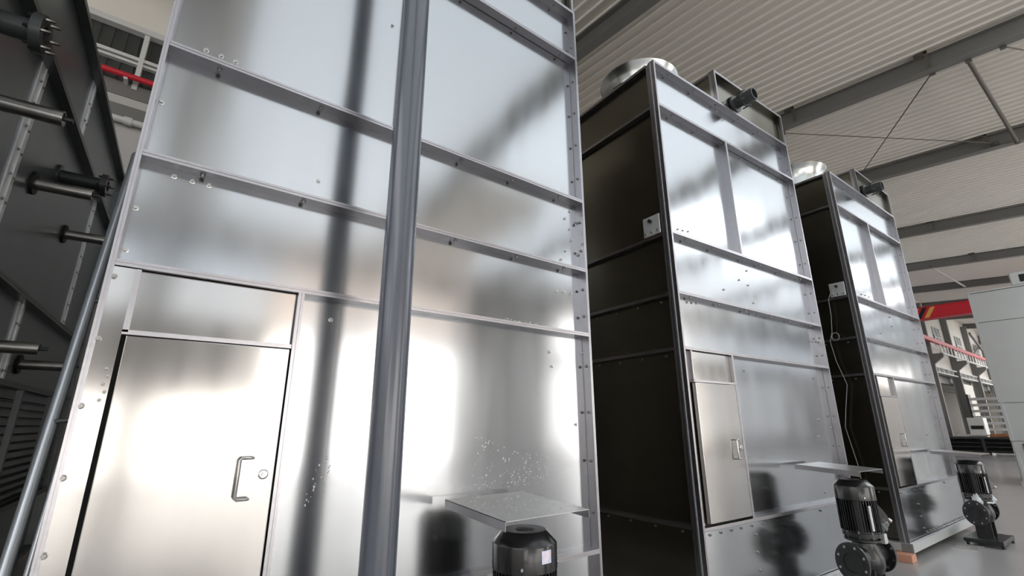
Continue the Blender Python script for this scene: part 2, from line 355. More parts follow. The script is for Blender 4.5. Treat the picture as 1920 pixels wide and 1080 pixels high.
# roof bracing
def rod(name, a, b, r, label, cat='cable', m='brace', plates=False):
    a = Vector(a); b = Vector(b); g = thing(name, label, cat, a)
    MB().cyl((0, 0, 0), b-a, r, n=10).build('rod', M[m], g)
    for q, s in ((Vector((0, 0, 0)), 1), (b-a, -1)):
        MB().box(q.x-.05, q.x+.05, q.y-.03, q.y+.03, q.z-.06, q.z+.06).build('end_plate', M['brace'], g)
    return g
rod('roof_brace_cable', (-1.21, 12.5, 8.97), (-4.16, 17.5, 9.3), .014, 'thin dark brace cable slanting left from the nearest full roof beam')
rod('roof_brace_cable', (-.13, 12.5, 8.86), (2.6, 17.5, 8.65), .014, 'thin brace cable slanting right at the top right corner of the roof')
rod('roof_brace_cable', (-4.3, 12.5, 9.15), (-.9, 17.5, 9.03), .012, 'faint thin brace cable crossing low between the two nearest full roof beams')
rod('roof_brace_strut', (-.64, 12.5, 8.9), (-.52, 17.5, 8.87), .042, 'thick brown tubular strut between the two nearest full roof beams', 'strut')
rod('roof_brace_strut', (-5.14, 31, 9.34), (-4.9, 37.2, 9.3), .05, 'pale tubular strut between the far roof beams above the red crane', 'strut', 'trim')
for i, (x, y) in enumerate(((-1.2, 12.4), (-3.88, 12.4), (-1.05, 17.6), (-3.64, 24.6), (-3.44, 31))):
    lab = ['L-shaped bracket on the nearest full roof beam beside the brace cable', 'small L-shaped bracket at the left end of the nearest full roof beam', 'small L-shaped bracket on the second roof beam', 'small L-shaped bracket on the third roof beam', 'tiny L-shaped bracket on the fourth roof beam'][i]
    g = thing('purlin_bracket', lab, 'bracket', (x, y-.14, zr(x)))
    MB().box(-.03, .03, -.05, -.02, -.38, .0).build('upright', M['brace'], g); MB().box(-.2, .03, -.05, -.02, -.04, .02).build('arm', M['brace'], g)

# ------------------------------------------------------------------ bolts
def bolt_mesh(name, m):
    mb = MB().lathe((0, 0, 0), (.014, 0, 0), [(0, .0125), (.2, .0125), (.26, .0095), (1, .0085)], 10)
    o = mb.build(name, M[m]); me = o.data; bpy.data.objects.remove(o); return me
BOLT = bolt_mesh('bolt_head', 'bolt'); BOLTD = bolt_mesh('bolt_head_dull', 'bolt_dark')

# ------------------------------------------------------------------ framed sheet wall of a tower
LV = [.10, .745, 2.285, 2.825, 3.453, 4.956, 5.515]
RH = .0145   # half height of a rail lip
def rail(root, y0, y1, z, dep, T=None, m='frame', h=RH, lips=True):
    mb = MB().box(-dep, 0, y0, y1, z-h, z-.0015).box(-dep, 0, y0, y1, z+.0015, z+h)
    mb.box(-dep, -.004, y0, y1, z-.003, z+.003)
    return mb.build('frame_rail', M[m], root, T)
def post(root, y, z0, z1, dep, w=.03, T=None, m='frame', fold=False):
    mb = MB().box(-dep, 0, y-w/2, y-.0015, z0, z1).box(-dep, 0, y+.0015, y+w/2, z0, z1).box(-dep, -.004, y-.003, y+.003, z0, z1)
    return mb.build('frame_post', M[m], root, T)
def panel(root, y0, y1, z0, z1, dep, T=None, m='steel', name='panel'):
    return MB().box(-dep-.004, -dep, y0, y1, z0, z1).build(name, M[m], root, T)

def tower(label, pose, Wd, Dp, pvs, bolts, sbolts, dbas, strip, fan=True, lug=True, first=False, splash=False):
    X, Y, rz = pose
    g = thing('cooling_tower', label, 'cooling tower', (X, Y, 0), rz, None)
    dep = .08
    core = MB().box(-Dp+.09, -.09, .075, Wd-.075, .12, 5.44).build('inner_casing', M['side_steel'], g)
    # base skid
    sk = MB().box(-Dp, .02, -.01, .10, .0, .10).box(-Dp, .02, Wd-.10, Wd+.01, .0, .10).box(-.10, .03, -.01, Wd+.01, .0, .105).box(-Dp, -Dp+.1, 0, Wd, .0, .1)
    sk.build('base_skid', M['zinc_light'], g)
    
    # front
    for i, z in enumerate(LV):
        d_ = dep
        rail(g, .021, Wd-.021, z, d_)
    for y in (.011, Wd-.011): post(g, y, LV[0]-RH, LV[-1]+RH, dep, .022)
    panel(g, .022, Wd-.022, LV[0]+.02, LV[1]-.02, dbas, name='basin_panel')
    panel(g, .022, Wd-.022, LV[2]+.0145, LV[3]-.0145, dep); panel(g, .022, Wd-.022, LV[3]+.0145, LV[4]-.0145, dep)
    post(g, 1.285, LV[4]+RH, LV[5]-RH, dep, .034)
    panel(g, .03, 1.27, LV[4]+.0145, LV[5]-.0145, dep); panel(g, 1.30, Wd-.03, LV[4]+.02, LV[5]-.02, dep)
    panel(g, .022, Wd-.022, LV[5]+.0145, LV[6]-.0145, dep)
    # door bay
    post(g, .788, LV[1]+RH, LV[2]-RH, dep, .030)
    panel(g, .806, Wd-.03, LV[1]+.0145, LV[2]-.0145, dep)
    MB().box(-.07, -.004 if strip else -.045, .022, .098, LV[1]+.02, LV[2]-.02).build('door_jamb', M['door_steel'], g)
    MB().box(-.05, 0, .098, .118, 1.985, LV[2]-.02).box(-.05, 0, .098, .77, 1.975, 1.995).build('transom_frame', M['frame'], g)
    panel(g, .118, .77, 1.995, LV[2]-.02, .035, m='door_steel', name='transom_panel')
    MB().box(-.088, -.07, .098, .772, LV[1]+.02, 1.98).build('door_recess', M['dark_recess'], g)
    dr = MB().box(-.035, 0.004, .115, .764, LV[1]+.035, 1.970).build('door', M['door_steel'], g, bevel=.004)
    hd = MB().tube_path([(.004, .665, 1.458), (.03, .665, 1.458), (.034, .655, 1.458), (.034, .618, 1.458), (.034, .612, 1.45), (.034, .612, 1.292), (.034, .618, 1.284), (.034, .655, 1.284), (.03, .665, 1.284), (.004, .665, 1.284)], .007, 8)
    hd.build('door_handle', M['bolt'], dr)
    MB().lathe((0.003, .719, 1.383), (.012, .719, 1.383), [(0, .022), (.7, .022), (1, .016)], 16).lathe((.01, .719, 1.383), (.02, .719, 1.383), [(0, .009), (1, .008)], 10).build('door_lock', M['bolt'], dr)
    # left and right sides, back
    MB().box(-.056, -.044, -.004, .001, LV[0], LV[-1]).build('corner_bead', M['rail_zinc'], g)
    TL = Matrix.Rotation(-math.pi/2, 4, 'Z')                 # side facing -Y ; local y -> depth backwards
    TL = Matrix(((0, -1, 0, 0), (-1, 0, 0, 0), (0, 0, 1, 0), (0, 0, 0, 1)))   # (x,y)->(-y,-x): front dir -> -Y, run -> -X
    TR = Matrix(((0, -1, 0, 0), (1, 0, 0, Wd), (0, 0, 1, 0), (0, 0, 0, 1)))   # run -> -X, front dir -> +Y
    for T in (TL, TR):
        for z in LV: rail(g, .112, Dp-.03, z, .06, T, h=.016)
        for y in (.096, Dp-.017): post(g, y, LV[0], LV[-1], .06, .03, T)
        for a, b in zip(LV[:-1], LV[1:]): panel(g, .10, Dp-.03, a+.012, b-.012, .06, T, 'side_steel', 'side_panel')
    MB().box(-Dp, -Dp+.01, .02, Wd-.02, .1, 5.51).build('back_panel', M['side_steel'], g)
    MB().box(-Dp+.02, -.02, .02, Wd-.02, 5.50, 5.525).build('roof_panel', M['frame'], g)
    # raised outlet box
    ya, yb, za, zb = 1.245, Wd-.015, 5.536, 6.01
    rail(g, ya+.022, yb-.022, zb-.015, dep); post(g, ya+.011, za, zb, dep, .022); post(g, yb-.011, za, zb, dep, .022)
    panel(g, ya+.03, yb-.03, za, zb-.04, dep)
    Tb = Matrix(((0, -1, 0, 0), (-1, 0, 0, ya), (0, 0, 1, 0), (0, 0, 0, 1)))
    for T, in ((Tb,),):
        rail(g, .0, 1.5, zb-.02, .03, T); post(g, .02, za, zb, .03, .04, T); panel(g, .03, 1.5, za, zb-.03, .03, T, 'side_steel', 'side_panel')
    MB().box(-1.5, -.07, ya+.045, yb-.04, za, zb-.03).box(-1.49, -.01, ya+.01, yb-.01, zb-.03, zb-.002).box(-1.51, -1.49, ya, yb, za, zb).box(-1.5, -.02, yb-.03, yb-.002, za, zb-.02).build('outlet_box', M['side_steel'], g)
    # outlet stub
    st = MB().lathe((-.06, 1.76, 5.73), (.22, 1.76, 5.73), [(0, .12), (.10, .12), (.11, .075), (.45, .075), (.46, .10), (.52, .10), (.53, .085), (1, .085), (1, .07), (.55, .07)], 24, caps=True)
    s_ = st.build('outlet_pipe', M['iron'], g)
    for a in range(4):
        an = a*math.pi/2+.5
        MB().cyl((.02, 1.76+math.cos(an)*.105, 5.73+math.sin(an)*.105), (.13, 1.76+math.cos(an)*.105, 5.73+math.sin(an)*.105), .009, n=8).build('stud', M['iron'], s_)
    # fan cowl
    if fan:
        cx, cy, r = -.78, .72, .43
        cw = MB().lathe((cx, cy, 5.51), (cx, cy, 6.04), [(0, r+.06), (.04, r+.06), (.06, r), (.55, r-.02), (.8, r+.01), (.93, r+.06), (1, r+.085), (1.0, r+.07), (.9, r+.035), (.55, r-.035), (.05, r-.02)], 48, caps=False)
        fn = cw.build('fan_cowl', M['fan_zinc'], g)
        MB().lathe((cx, cy, 5.53), (cx, cy, 5.72), [(0, .10), (1, .10)], 20).build('fan_hub', M['iron'], fn)
        for q in range(6):
            an = q*math.pi/3; c_, s_2 = math.cos(an), math.sin(an)
            def P(rr, w, z): return (cx+c_*rr-s_2*w, cy+s_2*rr+c_*w, z)
            MB().add([P(.1, -.05, 5.60), P(.42, -.08, 5.62), P(.42, .08, 5.68), P(.1, .05, 5.70), P(.1, -.05, 5.606), P(.42, -.08, 5.626), P(.42, .08, 5.686), P(.1, .05, 5.706)],
                     [(0,1,2,3),(7,6,5,4),(0,4,5,1),(1,5,6,2),(2,6,7,3),(3,7,4,0)]).build('fan_blade', M['zinc_light'], fn)
        an = math.radians(-82)
        bx, by = cx+math.cos(an)*r, cy+math.sin(an)*r
        MB().box(bx-.06, bx+.06, by-.07, by+.01, 5.62, 5.78).cyl((bx-.02, by-.07, 5.7), (bx-.02, by-.12, 5.7), .03, n=10).build('junction_box', M['rubber'], fn)
    # lifting lug on the left side
    if lug:
        lg = MB().box(-.33, -.12, -.012, -.0, 3.475, 3.69)
        lg.build('lifting_lug', M['zinc_light'], g, bevel=.004)
        MB().cyl((-.225, -.014, 3.63), (-.225, -.05, 3.63), .018, n=10).build('lug_pin', M['rubber'], g)
        for q in (-.30, -.225, -.15): inst(BOLT, g, (q, -.012, 3.51), (0, 0, -math.pi/2))
    # bolts
    for (s, z) in bolts: inst(BOLT, g, (-dep, s, z))
    for (s, z) in sbolts:
        o = inst(BOLTD, g, (-.004 if z > .745 else -dbas, s, z))
        if s > .05 and z > .745: o.scale = (.6, .55, .55)
    for li in (3, 4, 5, 6):
        z = LV[li]-RH
        for q in range(6):
            s = .28+q*(Wd-.5)/5+random.uniform(-.04, .04)
            if li == 4 and abs(s-1.285) < .06: s += .1
            inst(BOLTD, g, (-.045, s, z), (0, math.pi/2, 0), 'rail_bolt')
    for a, b in ((0, 1), (1, 2), (2, 3), (3, 4), (4, 5), (5, 6)):
        nn = max(2, int((LV[b]-LV[a])/.33))
        for q in range(nn):
            z = LV[a]+(LV[b]-LV[a])*(q+.7)/(nn+.4)
            inst(BOLTD, g, (-.045, Wd-.022, z), (0, 0, -math.pi/2), 'post_bolt')
    for li in (1, 2, 3):
        for q in range(4): inst(BOLTD, g, (-.25-q*.3, .06, LV[li]-.05), (0, 0, -math.pi/2), 'side_bolt')
    return g

B1 = [(0.172, 3.544), (0.242, 3.544), (0.311, 3.543), (0.155, 2.778), (0.23, 2.776), (0.301, 2.776), (0.817, 2.973), (1.179, 4.331), (1.442, 3.307), (1.448, 3.135), (1.44, 2.933), (2.868, 3.365), (2.807, 3.283), (2.927, 3.281), (2.859, 3.198), (2.873, 3.099), (2.805, 2.987), (2.935, 2.983), (2.747, 2.899), (2.683, 2.619), (2.764, 2.624), (2.841, 2.624), (2.592, 2.127), (2.615, 2.02), (2.946, 2.149), (2.843, 1.6), (1.441, 2.787), (0.04, 2.574), (0.04, 2.365), (0.04, 3.153), (0.971, 2.163)]
S1 = [(0.03, 2.218), (0.028, 1.948), (0.026, 1.677), (0.026, 1.41), (0.026, 1.144), (0.077, 1.828), (0.087, 1.798), (0.077, 1.765), (0.087, 1.734), (0.077, 1.701)]
B2 = [(0.226, 3.55), (0.308, 3.557), (0.4, 3.567), (0.242, 2.765), (0.321, 2.771), (0.402, 2.777), (1.47, 3.324), (1.457, 3.145), (1.516, 2.943), (1.277, 3.179), (0.933, 3.009), (1.388, 2.787), (1.555, 2.787), (2.732, 2.611), (2.819, 2.612), (2.91, 2.621), (1.11, 2.143), (2.666, 2.143), (2.608, 1.646), (2.895, 1.552), (2.517, 1.451), (2.459, 0.849), (1.329, 5.456)]
S2 = [(0.1, 0.7), (0.262, 0.7), (0.424, 0.7), (0.576, 0.7), (0.752, 0.7), (0.949, 0.7), (0.802, 0.619), (0.789, 0.476), (0.793, 0.329), (2.111, 0.7)]
B3 = [(1.598, 3.325), (1.599, 3.169), (0.97, 2.983), (3.069, 2.667), (3.263, 2.671), (2.803, 2.187), (2.756, 2.13), (2.7, 1.588), (2.091, 1.422), (2.275, 3.491), (0.492, 3.552), (0.649, 3.559), (0.804, 3.557)]
S3 = [(0.096, 0.7), (0.375, 0.7), (0.669, 0.7), (0.932, 0.7), (0.69, 0.514), (0.685, 0.358), (0.707, 0.207), (2.093, 0.7)]+[(.8+.14*i, .15) for i in range(14)]
POSE = [(-2.5608, -.2318, 0), (-2.4762, 3.8807, -.04651), (-2.2597, 8.1849, -.02267)]
WD, DP = 2.9676, 2.3
LBL = ['nearest tall stainless steel cooling tower filling the left half, behind the grey pipe',
       'middle cooling tower with round fan cowl, between the nearest tower and the smallest one',
       'farthest of the three stainless cooling towers, with a hanging cable on its dark side']
T1 = tower(LBL[0], POSE[0], WD, DP, None, B1, S1, .06, True, lug=False)
T2 = tower(LBL[1], POSE[1], WD, DP, None, B2, S2, .012, False)
T3 = tower(LBL[2], POSE[2], WD, DP, None, B3, S3, .012, False)

# droplets left on the sheet above the splash plate, and beside the pipe
dm = MB()
def drop(x, s, z, r):
    vs = []; n = 6
    for j, (h, k_) in enumerate(((0, 1), (.6, .8), (1, .3))):
        for i in range(n):
            a = 2*math.pi*i/n; vs.append((x+h*r*.6, s+math.cos(a)*r*k_, z+math.sin(a)*r*k_*1.5))
    fs = [(j*n+i, j*n+(i+1) % n, (j+1)*n+(i+1) % n, (j+1)*n+i) for j in range(2) for i in range(n)]+[tuple(2*n+i for i in range(n))]
    dm.add(vs, fs, True)
for i in range(150):
    s = random.uniform(1.93, 2.56); top = 1.53-.25*(s-1.95); z = top-abs(random.gauss(0, .11))
    if random.random() < .35: z = random.uniform(1.21, 1.30)
    if z > 1.2: drop(-.08, s, z, random.uniform(.002, .005))
for i in range(26): s = random.uniform(.94, 1.05); drop(-.08, s, 1.44-1.6*(1.05-s)+random.uniform(-.06, .06), random.uniform(.002, .005))
for i in range(30): drop(-.08, random.uniform(2.1, 2.75), LV[2]+.03+random.uniform(0, .02), random.uniform(.002, .005))
o = dm.build('water_droplets', M['bolt'], T1); o['kind'] = 'stuff'; o['label'] = 'pale dried droplets'

# leaning tube rail on the left side of the nearest tower
sr = MB().tube_path([(-.12, -.13, FZ), (-1.05, -.13, 2.35), (-1.50, -.13, 3.5), (-1.54, -.10, 3.56), (-1.55, -.02, 3.57)], .026, 14)
srr = sr.build('side_rail', M['rail_zinc'], T1)
for z, x in ((.9, -.47), (1.62, -.76), (2.3, -1.03)): MB().cyl((x, -.13, z), (x, .0, z+.02), .013, n=10).build('standoff', M['iron'], srr)
MB().tube_path([(-.10, -.055, FZ), (-1.49, -.055, 3.5)], .012, 8).build('inner_rod', M['rail_zinc'], srr)

# ------------------------------------------------------------------ splash plates
def tray(i, label):
    X, Y, rz = POSE[i]
    g = thing('drip_tray', label, 'drip tray', (X, Y, 1.16), rz, None)
    y0, y1, L = 1.69, 2.26, .585
    za, zb = .03, -.005
    def zz(x): return za+(zb-za)*x/L
    MB().hexa([(.001, y0, za-.003), (L, y0, zb-.003), (L, y1, zb-.003), (.001, y1, za-.003), (.001, y0, za), (L, y0, zb), (L, y1, zb), (.001, y1, za)]).build('plate', M['tray'], g)
    for yy in (y0, y1):
        s = 1 if yy == y0 else -1
        MB().hexa([(.001, yy, za-.045), (L, yy, zb-.045), (L, yy+.003*s, zb-.045), (.001, yy+.003*s, za-.045), (.001, yy, za), (L, yy, zb), (L, yy+.003*s, zb), (.001, yy+.003*s, za)]).build('side_lip', M['frame'], g)
    return g
g = tray(0, 'thin metal tray above the nearest black pump, spotted with droplets')
dm = MB()
for i in range(90):
    x, yv = random.uniform(.02, .56), random.uniform(1.70, 2.25); rr = random.uniform(.002, .0055); z0 = .03-.035*x/.585
    n = 6; vs = [(x+math.cos(2*math.pi*q/n)*rr*w, yv+math.sin(2*math.pi*q/n)*rr*w, z0+h*rr) for (h, w) in ((0, 1), (.5, .8), (.8, .3)) for q in range(n)]
    dm.add(vs, [(j*n+q, j*n+(q+1) % n, (j+1)*n+(q+1) % n, (j+1)*n+q) for j in range(2) for q in range(n)]+[tuple(2*n+q for q in range(n))], True)
o = dm.build('water_droplets', M['bolt'], g); o['kind'] = 'stuff'
tray(1, 'thin metal tray above the black pump of the middle tower')
tray(2, 'thin metal tray above the far pump that shows its base plate')

# ------------------------------------------------------------------ grey vertical drain pipe
g = thing('vertical_pipe', 'thick glossy grey plastic pipe standing in front of the nearest tower', 'pipe', (-2.10, .885, FZ))
pts = [(0, 0, 0.02), (0, 0, 6.3)]+[(-.25+.25*math.cos(a*math.pi/16), 0, 6.3+.25*math.sin(a*math.pi/16)) for a in range(1, 9)]+[(-.9, 0, 6.55)]
MB().tube_path(pts, .0765, 40).build('pipe_run', M['pvc'], g)
MB().lathe((0, 0, 0), (0, 0, .03), [(0, .14), (1, .14)], 32).build('floor_flange', M['pvc'], g)
MB().lathe((0, 0, 5.9), (0, 0, 6.06), [(0, .079), (.05, .088), (.95, .088), (1, .079)], 32).build('socket', M['pvc'], g)

# ------------------------------------------------------------------ vertical inline pump
def pump(i, label, L=.385, sl=False, wrap=None):
    X, Y, rz = POSE[i]; s = 1.975
    px_ = X+L*math.cos(rz)-s*math.sin(rz); py_ = Y+L*math.sin(rz)+s*math.cos(rz)
    g = thing('inline_pump', label, 'pump', (px_, py_, 0), rz, None)
    for q, w in ((-.17, -.3), (.2, -.3), (-.17, .3), (.2, .3)): MB().cyl((q, w, -.09), (q, w, -.04), .02, n=10).build('levelling_foot', M['black_rough'], g)
    MB().box(-.20, .22, -.36, .36, -.045, .01).build('base_plate', M['black_rough'], g, bevel=.008)
    ped = MB()
    for q in (-1, 1): ped.box(-.11, .11, q*.13-.012, q*.13+.012, .01, .27)
    ped.box(-.012, .012, -.14, .14, .01, .27); ped.build('pedestal', M['black_rough'], g)
    cs = MB().lathe((0, 0, .20), (0, 0, .50), [(0, .09), (.08, .14), (.3, .175), (.55, .175), (.8, .14), (.9, .12), (1, .12)], 32)
    cs.lathe((0, -.39, .35), (0, .39, .35), [(0, .095), (.2, .098), (.5, .12), (.8, .098), (1, .095)], 28)
    cas = cs.build('pump_casing', M['black_rough'], g)
    for q in (-1, 1):
        fl = MB().lathe((0, q*.37, .35), (0, q*.415, .35), [(0, .165), (.1, .172), (.75, .172), (.8, .165), (.8, .115), (1, .115), (1, .088), (.2, .085)], 40, caps=False)
        f_ = fl.build('pipe_flange', M['black_rough'], g)
        MB().cyl((0, q*.38, .35), (0, q*.382, .35), .087, n=32).build('flange_bore', M['void'], f_)
        for a in range(8):
            an = a*math.pi/4+.39; bx, bz = math.cos(an)*.138, .35+math.sin(an)*.138
            MB().cyl((bx, q*.40, bz), (bx, q*.41, bz), .012, n=8).build('flange_bolt', M['bolt'], f_)
    mf = MB().lathe((0, 0, .49), (0, 0, .58), [(0, .14), (.18, .19), (.38, .19), (.4, .15), (.62, .15), (.64, .2), (1, .2)], 36).build('motor_flange', M['black_rough'], g)
    for a in range(8):
        an = a*math.pi/4+.2; MB().cyl((math.cos(an)*.172, math.sin(an)*.172, .515), (math.cos(an)*.172, math.sin(an)*.172, .60), .011, n=8).build('flange_bolt', M['bolt'], mf)
    mb = MB().cyl((0, 0, .58), (0, 0, .89), .172, n=40).build('motor_body', M['black'], g)
    fb = MB()
    for a in range(44):
        an = 2*math.pi*a/44; c_, s_ = math.cos(an), math.sin(an); w = .0035
        fb.add([(c_*.165-s_*w, s_*.165+c_*w, .595), (c_*.207-s_*w, s_*.207+c_*w, .595), (c_*.207+s_*w, s_*.207-c_*w, .595), (c_*.165+s_*w, s_*.165-c_*w, .595),
                (c_*.165-s_*w, s_*.165+c_*w, .885), (c_*.207-s_*w, s_*.207+c_*w, .885), (c_*.207+s_*w, s_*.207-c_*w, .885), (c_*.165+s_*w, s_*.165-c_*w, .885)],
               [(0,1,2,3),(7,6,5,4),(0,4,5,1),(1,5,6,2),(2,6,7,3),(3,7,4,0)])
    fb.build('cooling_fins', M['black'], mb)
    cw = MB().lathe((0, 0, .875), (0, 0, 1.06), [(0, .205), (.02, .211), (.66, .211), (.70, .207), (.97, .150), (1, .142)], 48).build('fan_cover', M['black'], g)
    MB().lathe((0, 0, 1.059), (0, 0, 1.066), [(0, .06), (.5, .06), (1, .02)], 24).build('cover_boss', M['black_rough'], cw)
    for a in (-.75, .85, 2.4, 3.9): MB().cyl((math.cos(a)*.209, math.sin(a)*.209, .905), (math.cos(a)*.218, math.sin(a)*.218, .905), .008, n=8).build('cover_screw', M['bolt'], cw)
    if sl:
        v = []; 
        for zc in (.925, .985):
            for q in range(6): a = math.radians(-9+q*4.2); v.append((math.cos(a)*.2135, math.sin(a)*.2135, zc))
        MB().add(v, [(q, q+1, q+7, q+6) for q in range(5)], True).build('label_plate', M['sticker'], cw, fixn=False)
    else:
        MB().box(.205, .214, -.17, -.13, .62, .84).build('rating_strip', M['zinc_light'], mb, T=Matrix.Rotation(-.1, 4, 'Z'))
    # terminal box towards the far side
    tb = MB().add([(-.07, .17, .66), (.09, .17, .66), (.09, .17, .86), (-.07, .17, .86), (-.06, .34, .66), (.08, .34, .66), (.08, .30, .74), (-.06, .30, .74)],
                  [(0,1,2,3),(7,6,5,4),(0,4,5,1),(1,5,6,2),(2,6,7,3),(3,7,4,0)]).build('terminal_box', M['black'], mb, T=Matrix.Rotation(math.radians(-28), 4, 'Z'), bevel=.006)
    MB().cyl((.05, .33, .69), (.05, .37, .67), .018, n=10).build('cable_gland', M['bolt'], tb, T=Matrix.Rotation(math.radians(-28), 4, 'Z'))
    if wrap:
        def lump(name, c, r, m, sc):
            bm = bmesh.new(); bmesh.ops.create_icosphere(bm, subdivisions=3, radius=r)
            for v in bm.verts:
                n = v.co.normalized(); k_ = 1+.16*math.sin(n.x*9+n.z*7)+.12*math.sin(n.y*13+n.x*5); v.co = Vector((v.co.x*k_*sc[0]+c[0], v.co.y*k_*sc[1]+c[1], v.co.z*k_*sc[2]+c[2]))
            for f_ in bm.faces: f_.smooth = True
            me = bpy.data.meshes.new(name); bm.to_mesh(me); bm.free(); me.materials.append(M[m]); o = bpy.data.objects.new(name, me); COL.objects.link(o); o.parent = g; return o
        if wrap == 'clear':
            lump('protective_wrap', (.12, .235, .665), .085, 'wrap_grey', (1, .9, 1.1)); MB().box(.02, .17, .16, .24, .47, .56).build('cardboard_tag', M['zinc_light'], g, bevel=.006)
        else:
            lump('protective_wrap', (.12, .24, .505), .075, 'wrap', (1, .9, .9)); lump('protective_wrap', (.03, -.24, .50), .075, 'wrap', (.9, .6, 1.3)); 
            MB().tube_path([(.14, -.16, .485), (.2, -.05, .478), (.2, .05, .478), (.14, .16, .485)], .012, 8).build('wrap_strap', M['wrap'], g)
    K = .82
    for o in g.children_recursive:
        if o.name.startswith(('base_plate', 'levelling_foot')): continue
        if o.parent == g: o.scale = (K, K, 1)
    return g
pump(0, 'nearest black pump motor at the bottom edge with a small label, under the first tray', L=.372, sl=True)
pump(1, 'black inline pump before the middle tower, its big round flange facing the viewer', L=.40, wrap='clear')
pump(2, 'farthest black inline pump with white plastic wrapping, standing on its base plate', L=.37, wrap='white')

# cable hanging on the far tower
X, Y, rz = POSE[2]
g = thing('hanging_cable', 'grey cable hanging down the dark side of the farthest stainless tower', 'cable', (X, Y, 0), rz)
MB().tube_path([(-.29, -.03, 3.60), (-.36, -.035, 3.45), (-.37, -.03, 3.2), (-.40, -.03, 2.95), (-.45, -.03, 2.8), (-.42, -.03, 2.5), (-.34, -.03, 2.15), (-.42, -.03, 1.8), (-.47, -.03, 1.55), (-.40, -.03, 1.0), (-.40, -.03, .3)], .006, 8).build('cable_run', M['machine_grey'], g)
MB().tube_path([(-.37+.05*math.cos(a), -.02, 2.87+.06*math.sin(a)) for a in [i*math.pi/5 for i in range(11)]], .007, 6).build('cable_knot', M['machine_grey'], g)
# timber / brick block under the corner of tower 3
o = MB().box(-.10, .10, -.09, .09, 0, .088).build('orange_block', M['brick'], bevel=.006); o.location = (-2.32, 8.08, FZ); tag(o, 'orange brick block on the floor by the corner of the farthest stainless tower', 'block')
# loose bars on the floor at tower 3
for j, (yy, l_, lab) in enumerate(((9.72, .30, 'short steel flat bar lying on the floor left of the far pump'), (9.45, .28, 'steel bolt rod lying on the floor nearest the skid of the farthest tower'))):
    o = MB().box(0, l_, -.016, .016, .0, .016).build('steel_bar', M['machine_grey' if j == 0 else 'pipe_steel']); o.location = (-2.14, yy, FZ); o.rotation_euler = (0, 0, .15); tag(o, lab, 'metal bar')

# ------------------------------------------------------------------ dark galvanised tower on the left
ANG = math.atan2(.9987, .0513)
g = thing('galvanised_tower', 'dark galvanised tower on the left with pipe stubs sticking out of its side', 'tower', (-.0698, -1.358, 0), ANG)
D0, D1 = 2.5, 9.3
ZL = [.08, .78, 1.98, 2.765, 4.605, 5.47]
MB().box(-2.6, -.10, D0+.02, D1-.02, FZ, 5.44).build('inner_casing', M['zinc'], g)
dz = .09
for z in ZL: rail(g, D0, D1, z, dz, m='zinc_frame', h=.026)
for y in (D0+.02, D1-.02): post(g, y, ZL[0], ZL[-1], dz, .04, m='zinc_frame')
for a, b in zip(ZL[:-1], ZL[1:]):
    if abs(a-.78) < .01: continue
    panel(g, D0+.04, D1-.04, a+.024, b-.024, dz, m='zinc', name='panel')
def strip(y, z0, z1, w=.19):
    s_ = MB().box(-dz, -dz+.012, y-w, y, z0+.026, z1-.026).box(-dz+.012, -dz+.022, y-w/2-.004, y-w/2+.004, z0+.026, z1-.026).build('lap_strip', M['zinc_strip'], g)
    n = int((z1-z0)/.22)
    for q in range(n):
        for yy in (y-w*.22, y-w*.75): inst(BOLTD, g, (-dz+.012, yy+.005, z0+.12+q*.22), name='strip_bolt')
strip(5.15, ZL[3], ZL[4]); strip(8.2, ZL[3], ZL[4]); strip(6.66, ZL[4], ZL[5]); strip(3.6, ZL[4], ZL[5]); strip(6.4, ZL[2], ZL[3]); strip(3.6, ZL[2], ZL[3])
lv = MB(); z = .82
while z < 1.92: lv.hexa([(-.12, D0+.04, z+.03), (-.05, D0+.04, z), (-.05, D1-.04, z), (-.12, D1-.04, z+.03), (-.12, D0+.04, z+.036), (-.05, D0+.04, z+.006), (-.05, D1-.04, z+.006), (-.12, D1-.04, z+.036)]); z += .085
lv.build('louvre_grille', M['zinc_frame'], g)
for y in (4.0, 5.4, 6.8, 8.2): post(g, y, ZL[1]+.03, ZL[2]-.03, .05, .05, m='zinc_frame')
def stub(d, z, r, L, steel=True, x0=None):
    p = MB().lathe((-dz, d, z), (-dz+L, d, z), [(0, r), (1, r), (1, r*.86), (.8, r*.86)], 28, caps=False).cyl((-dz+L-.01, d, z), (-dz+L-.012, d, z), r*.9, n=20)
    p = p.build('pipe_stub', M['pipe_steel' if steel else 'iron'], g)
    MB().lathe((-dz, d, z), (-dz+.025, d, z), [(0, r*1.9), (1, r*1.9)], 28).build('gasket', M['rubber'], p)
    MB().cyl((-dz+L-.02, d, z-.0), (-dz+L+.05, d, z), r*.30, n=10).build('end_plug', M['iron'], p)
    return p
for d_ in (4.20, 5.60, 7.02): stub(d_, 3.72, .055, .42)
for d_ in (5.25, 6.72): stub(d_, 2.2, .05, .42)
def flanged(d, z, r=.07, L=.40):
    p = MB().lathe((-dz, d, z), (-dz+L, d, z), [(0, r*1.7), (.06, r*1.7), (.07, r), (.86, r), (.87, r*1.75), (1, r*1.75), (1, r*.8), (.5, r*.8)], 28, caps=False).build('flanged_stub', M['iron'], g)
    MB().cyl((-dz+L*.5, d, z), (-dz+L*.5+.002, d, z), r*.82, n=24).build('bore', M['void'], p)
    for a in range(6):
        an = a*math.pi/3+.3; yy, zz_ = d+math.cos(an)*r*1.42, z+math.sin(an)*r*1.42
        MB().cyl((-dz+L*.8, yy, zz_), (-dz+L+.045, yy, zz_), .011, n=8).build('stud', M['bolt_dark'], p)
    return p
flanged(3.53, 3.90, .068); flanged(6.25, 4.10)

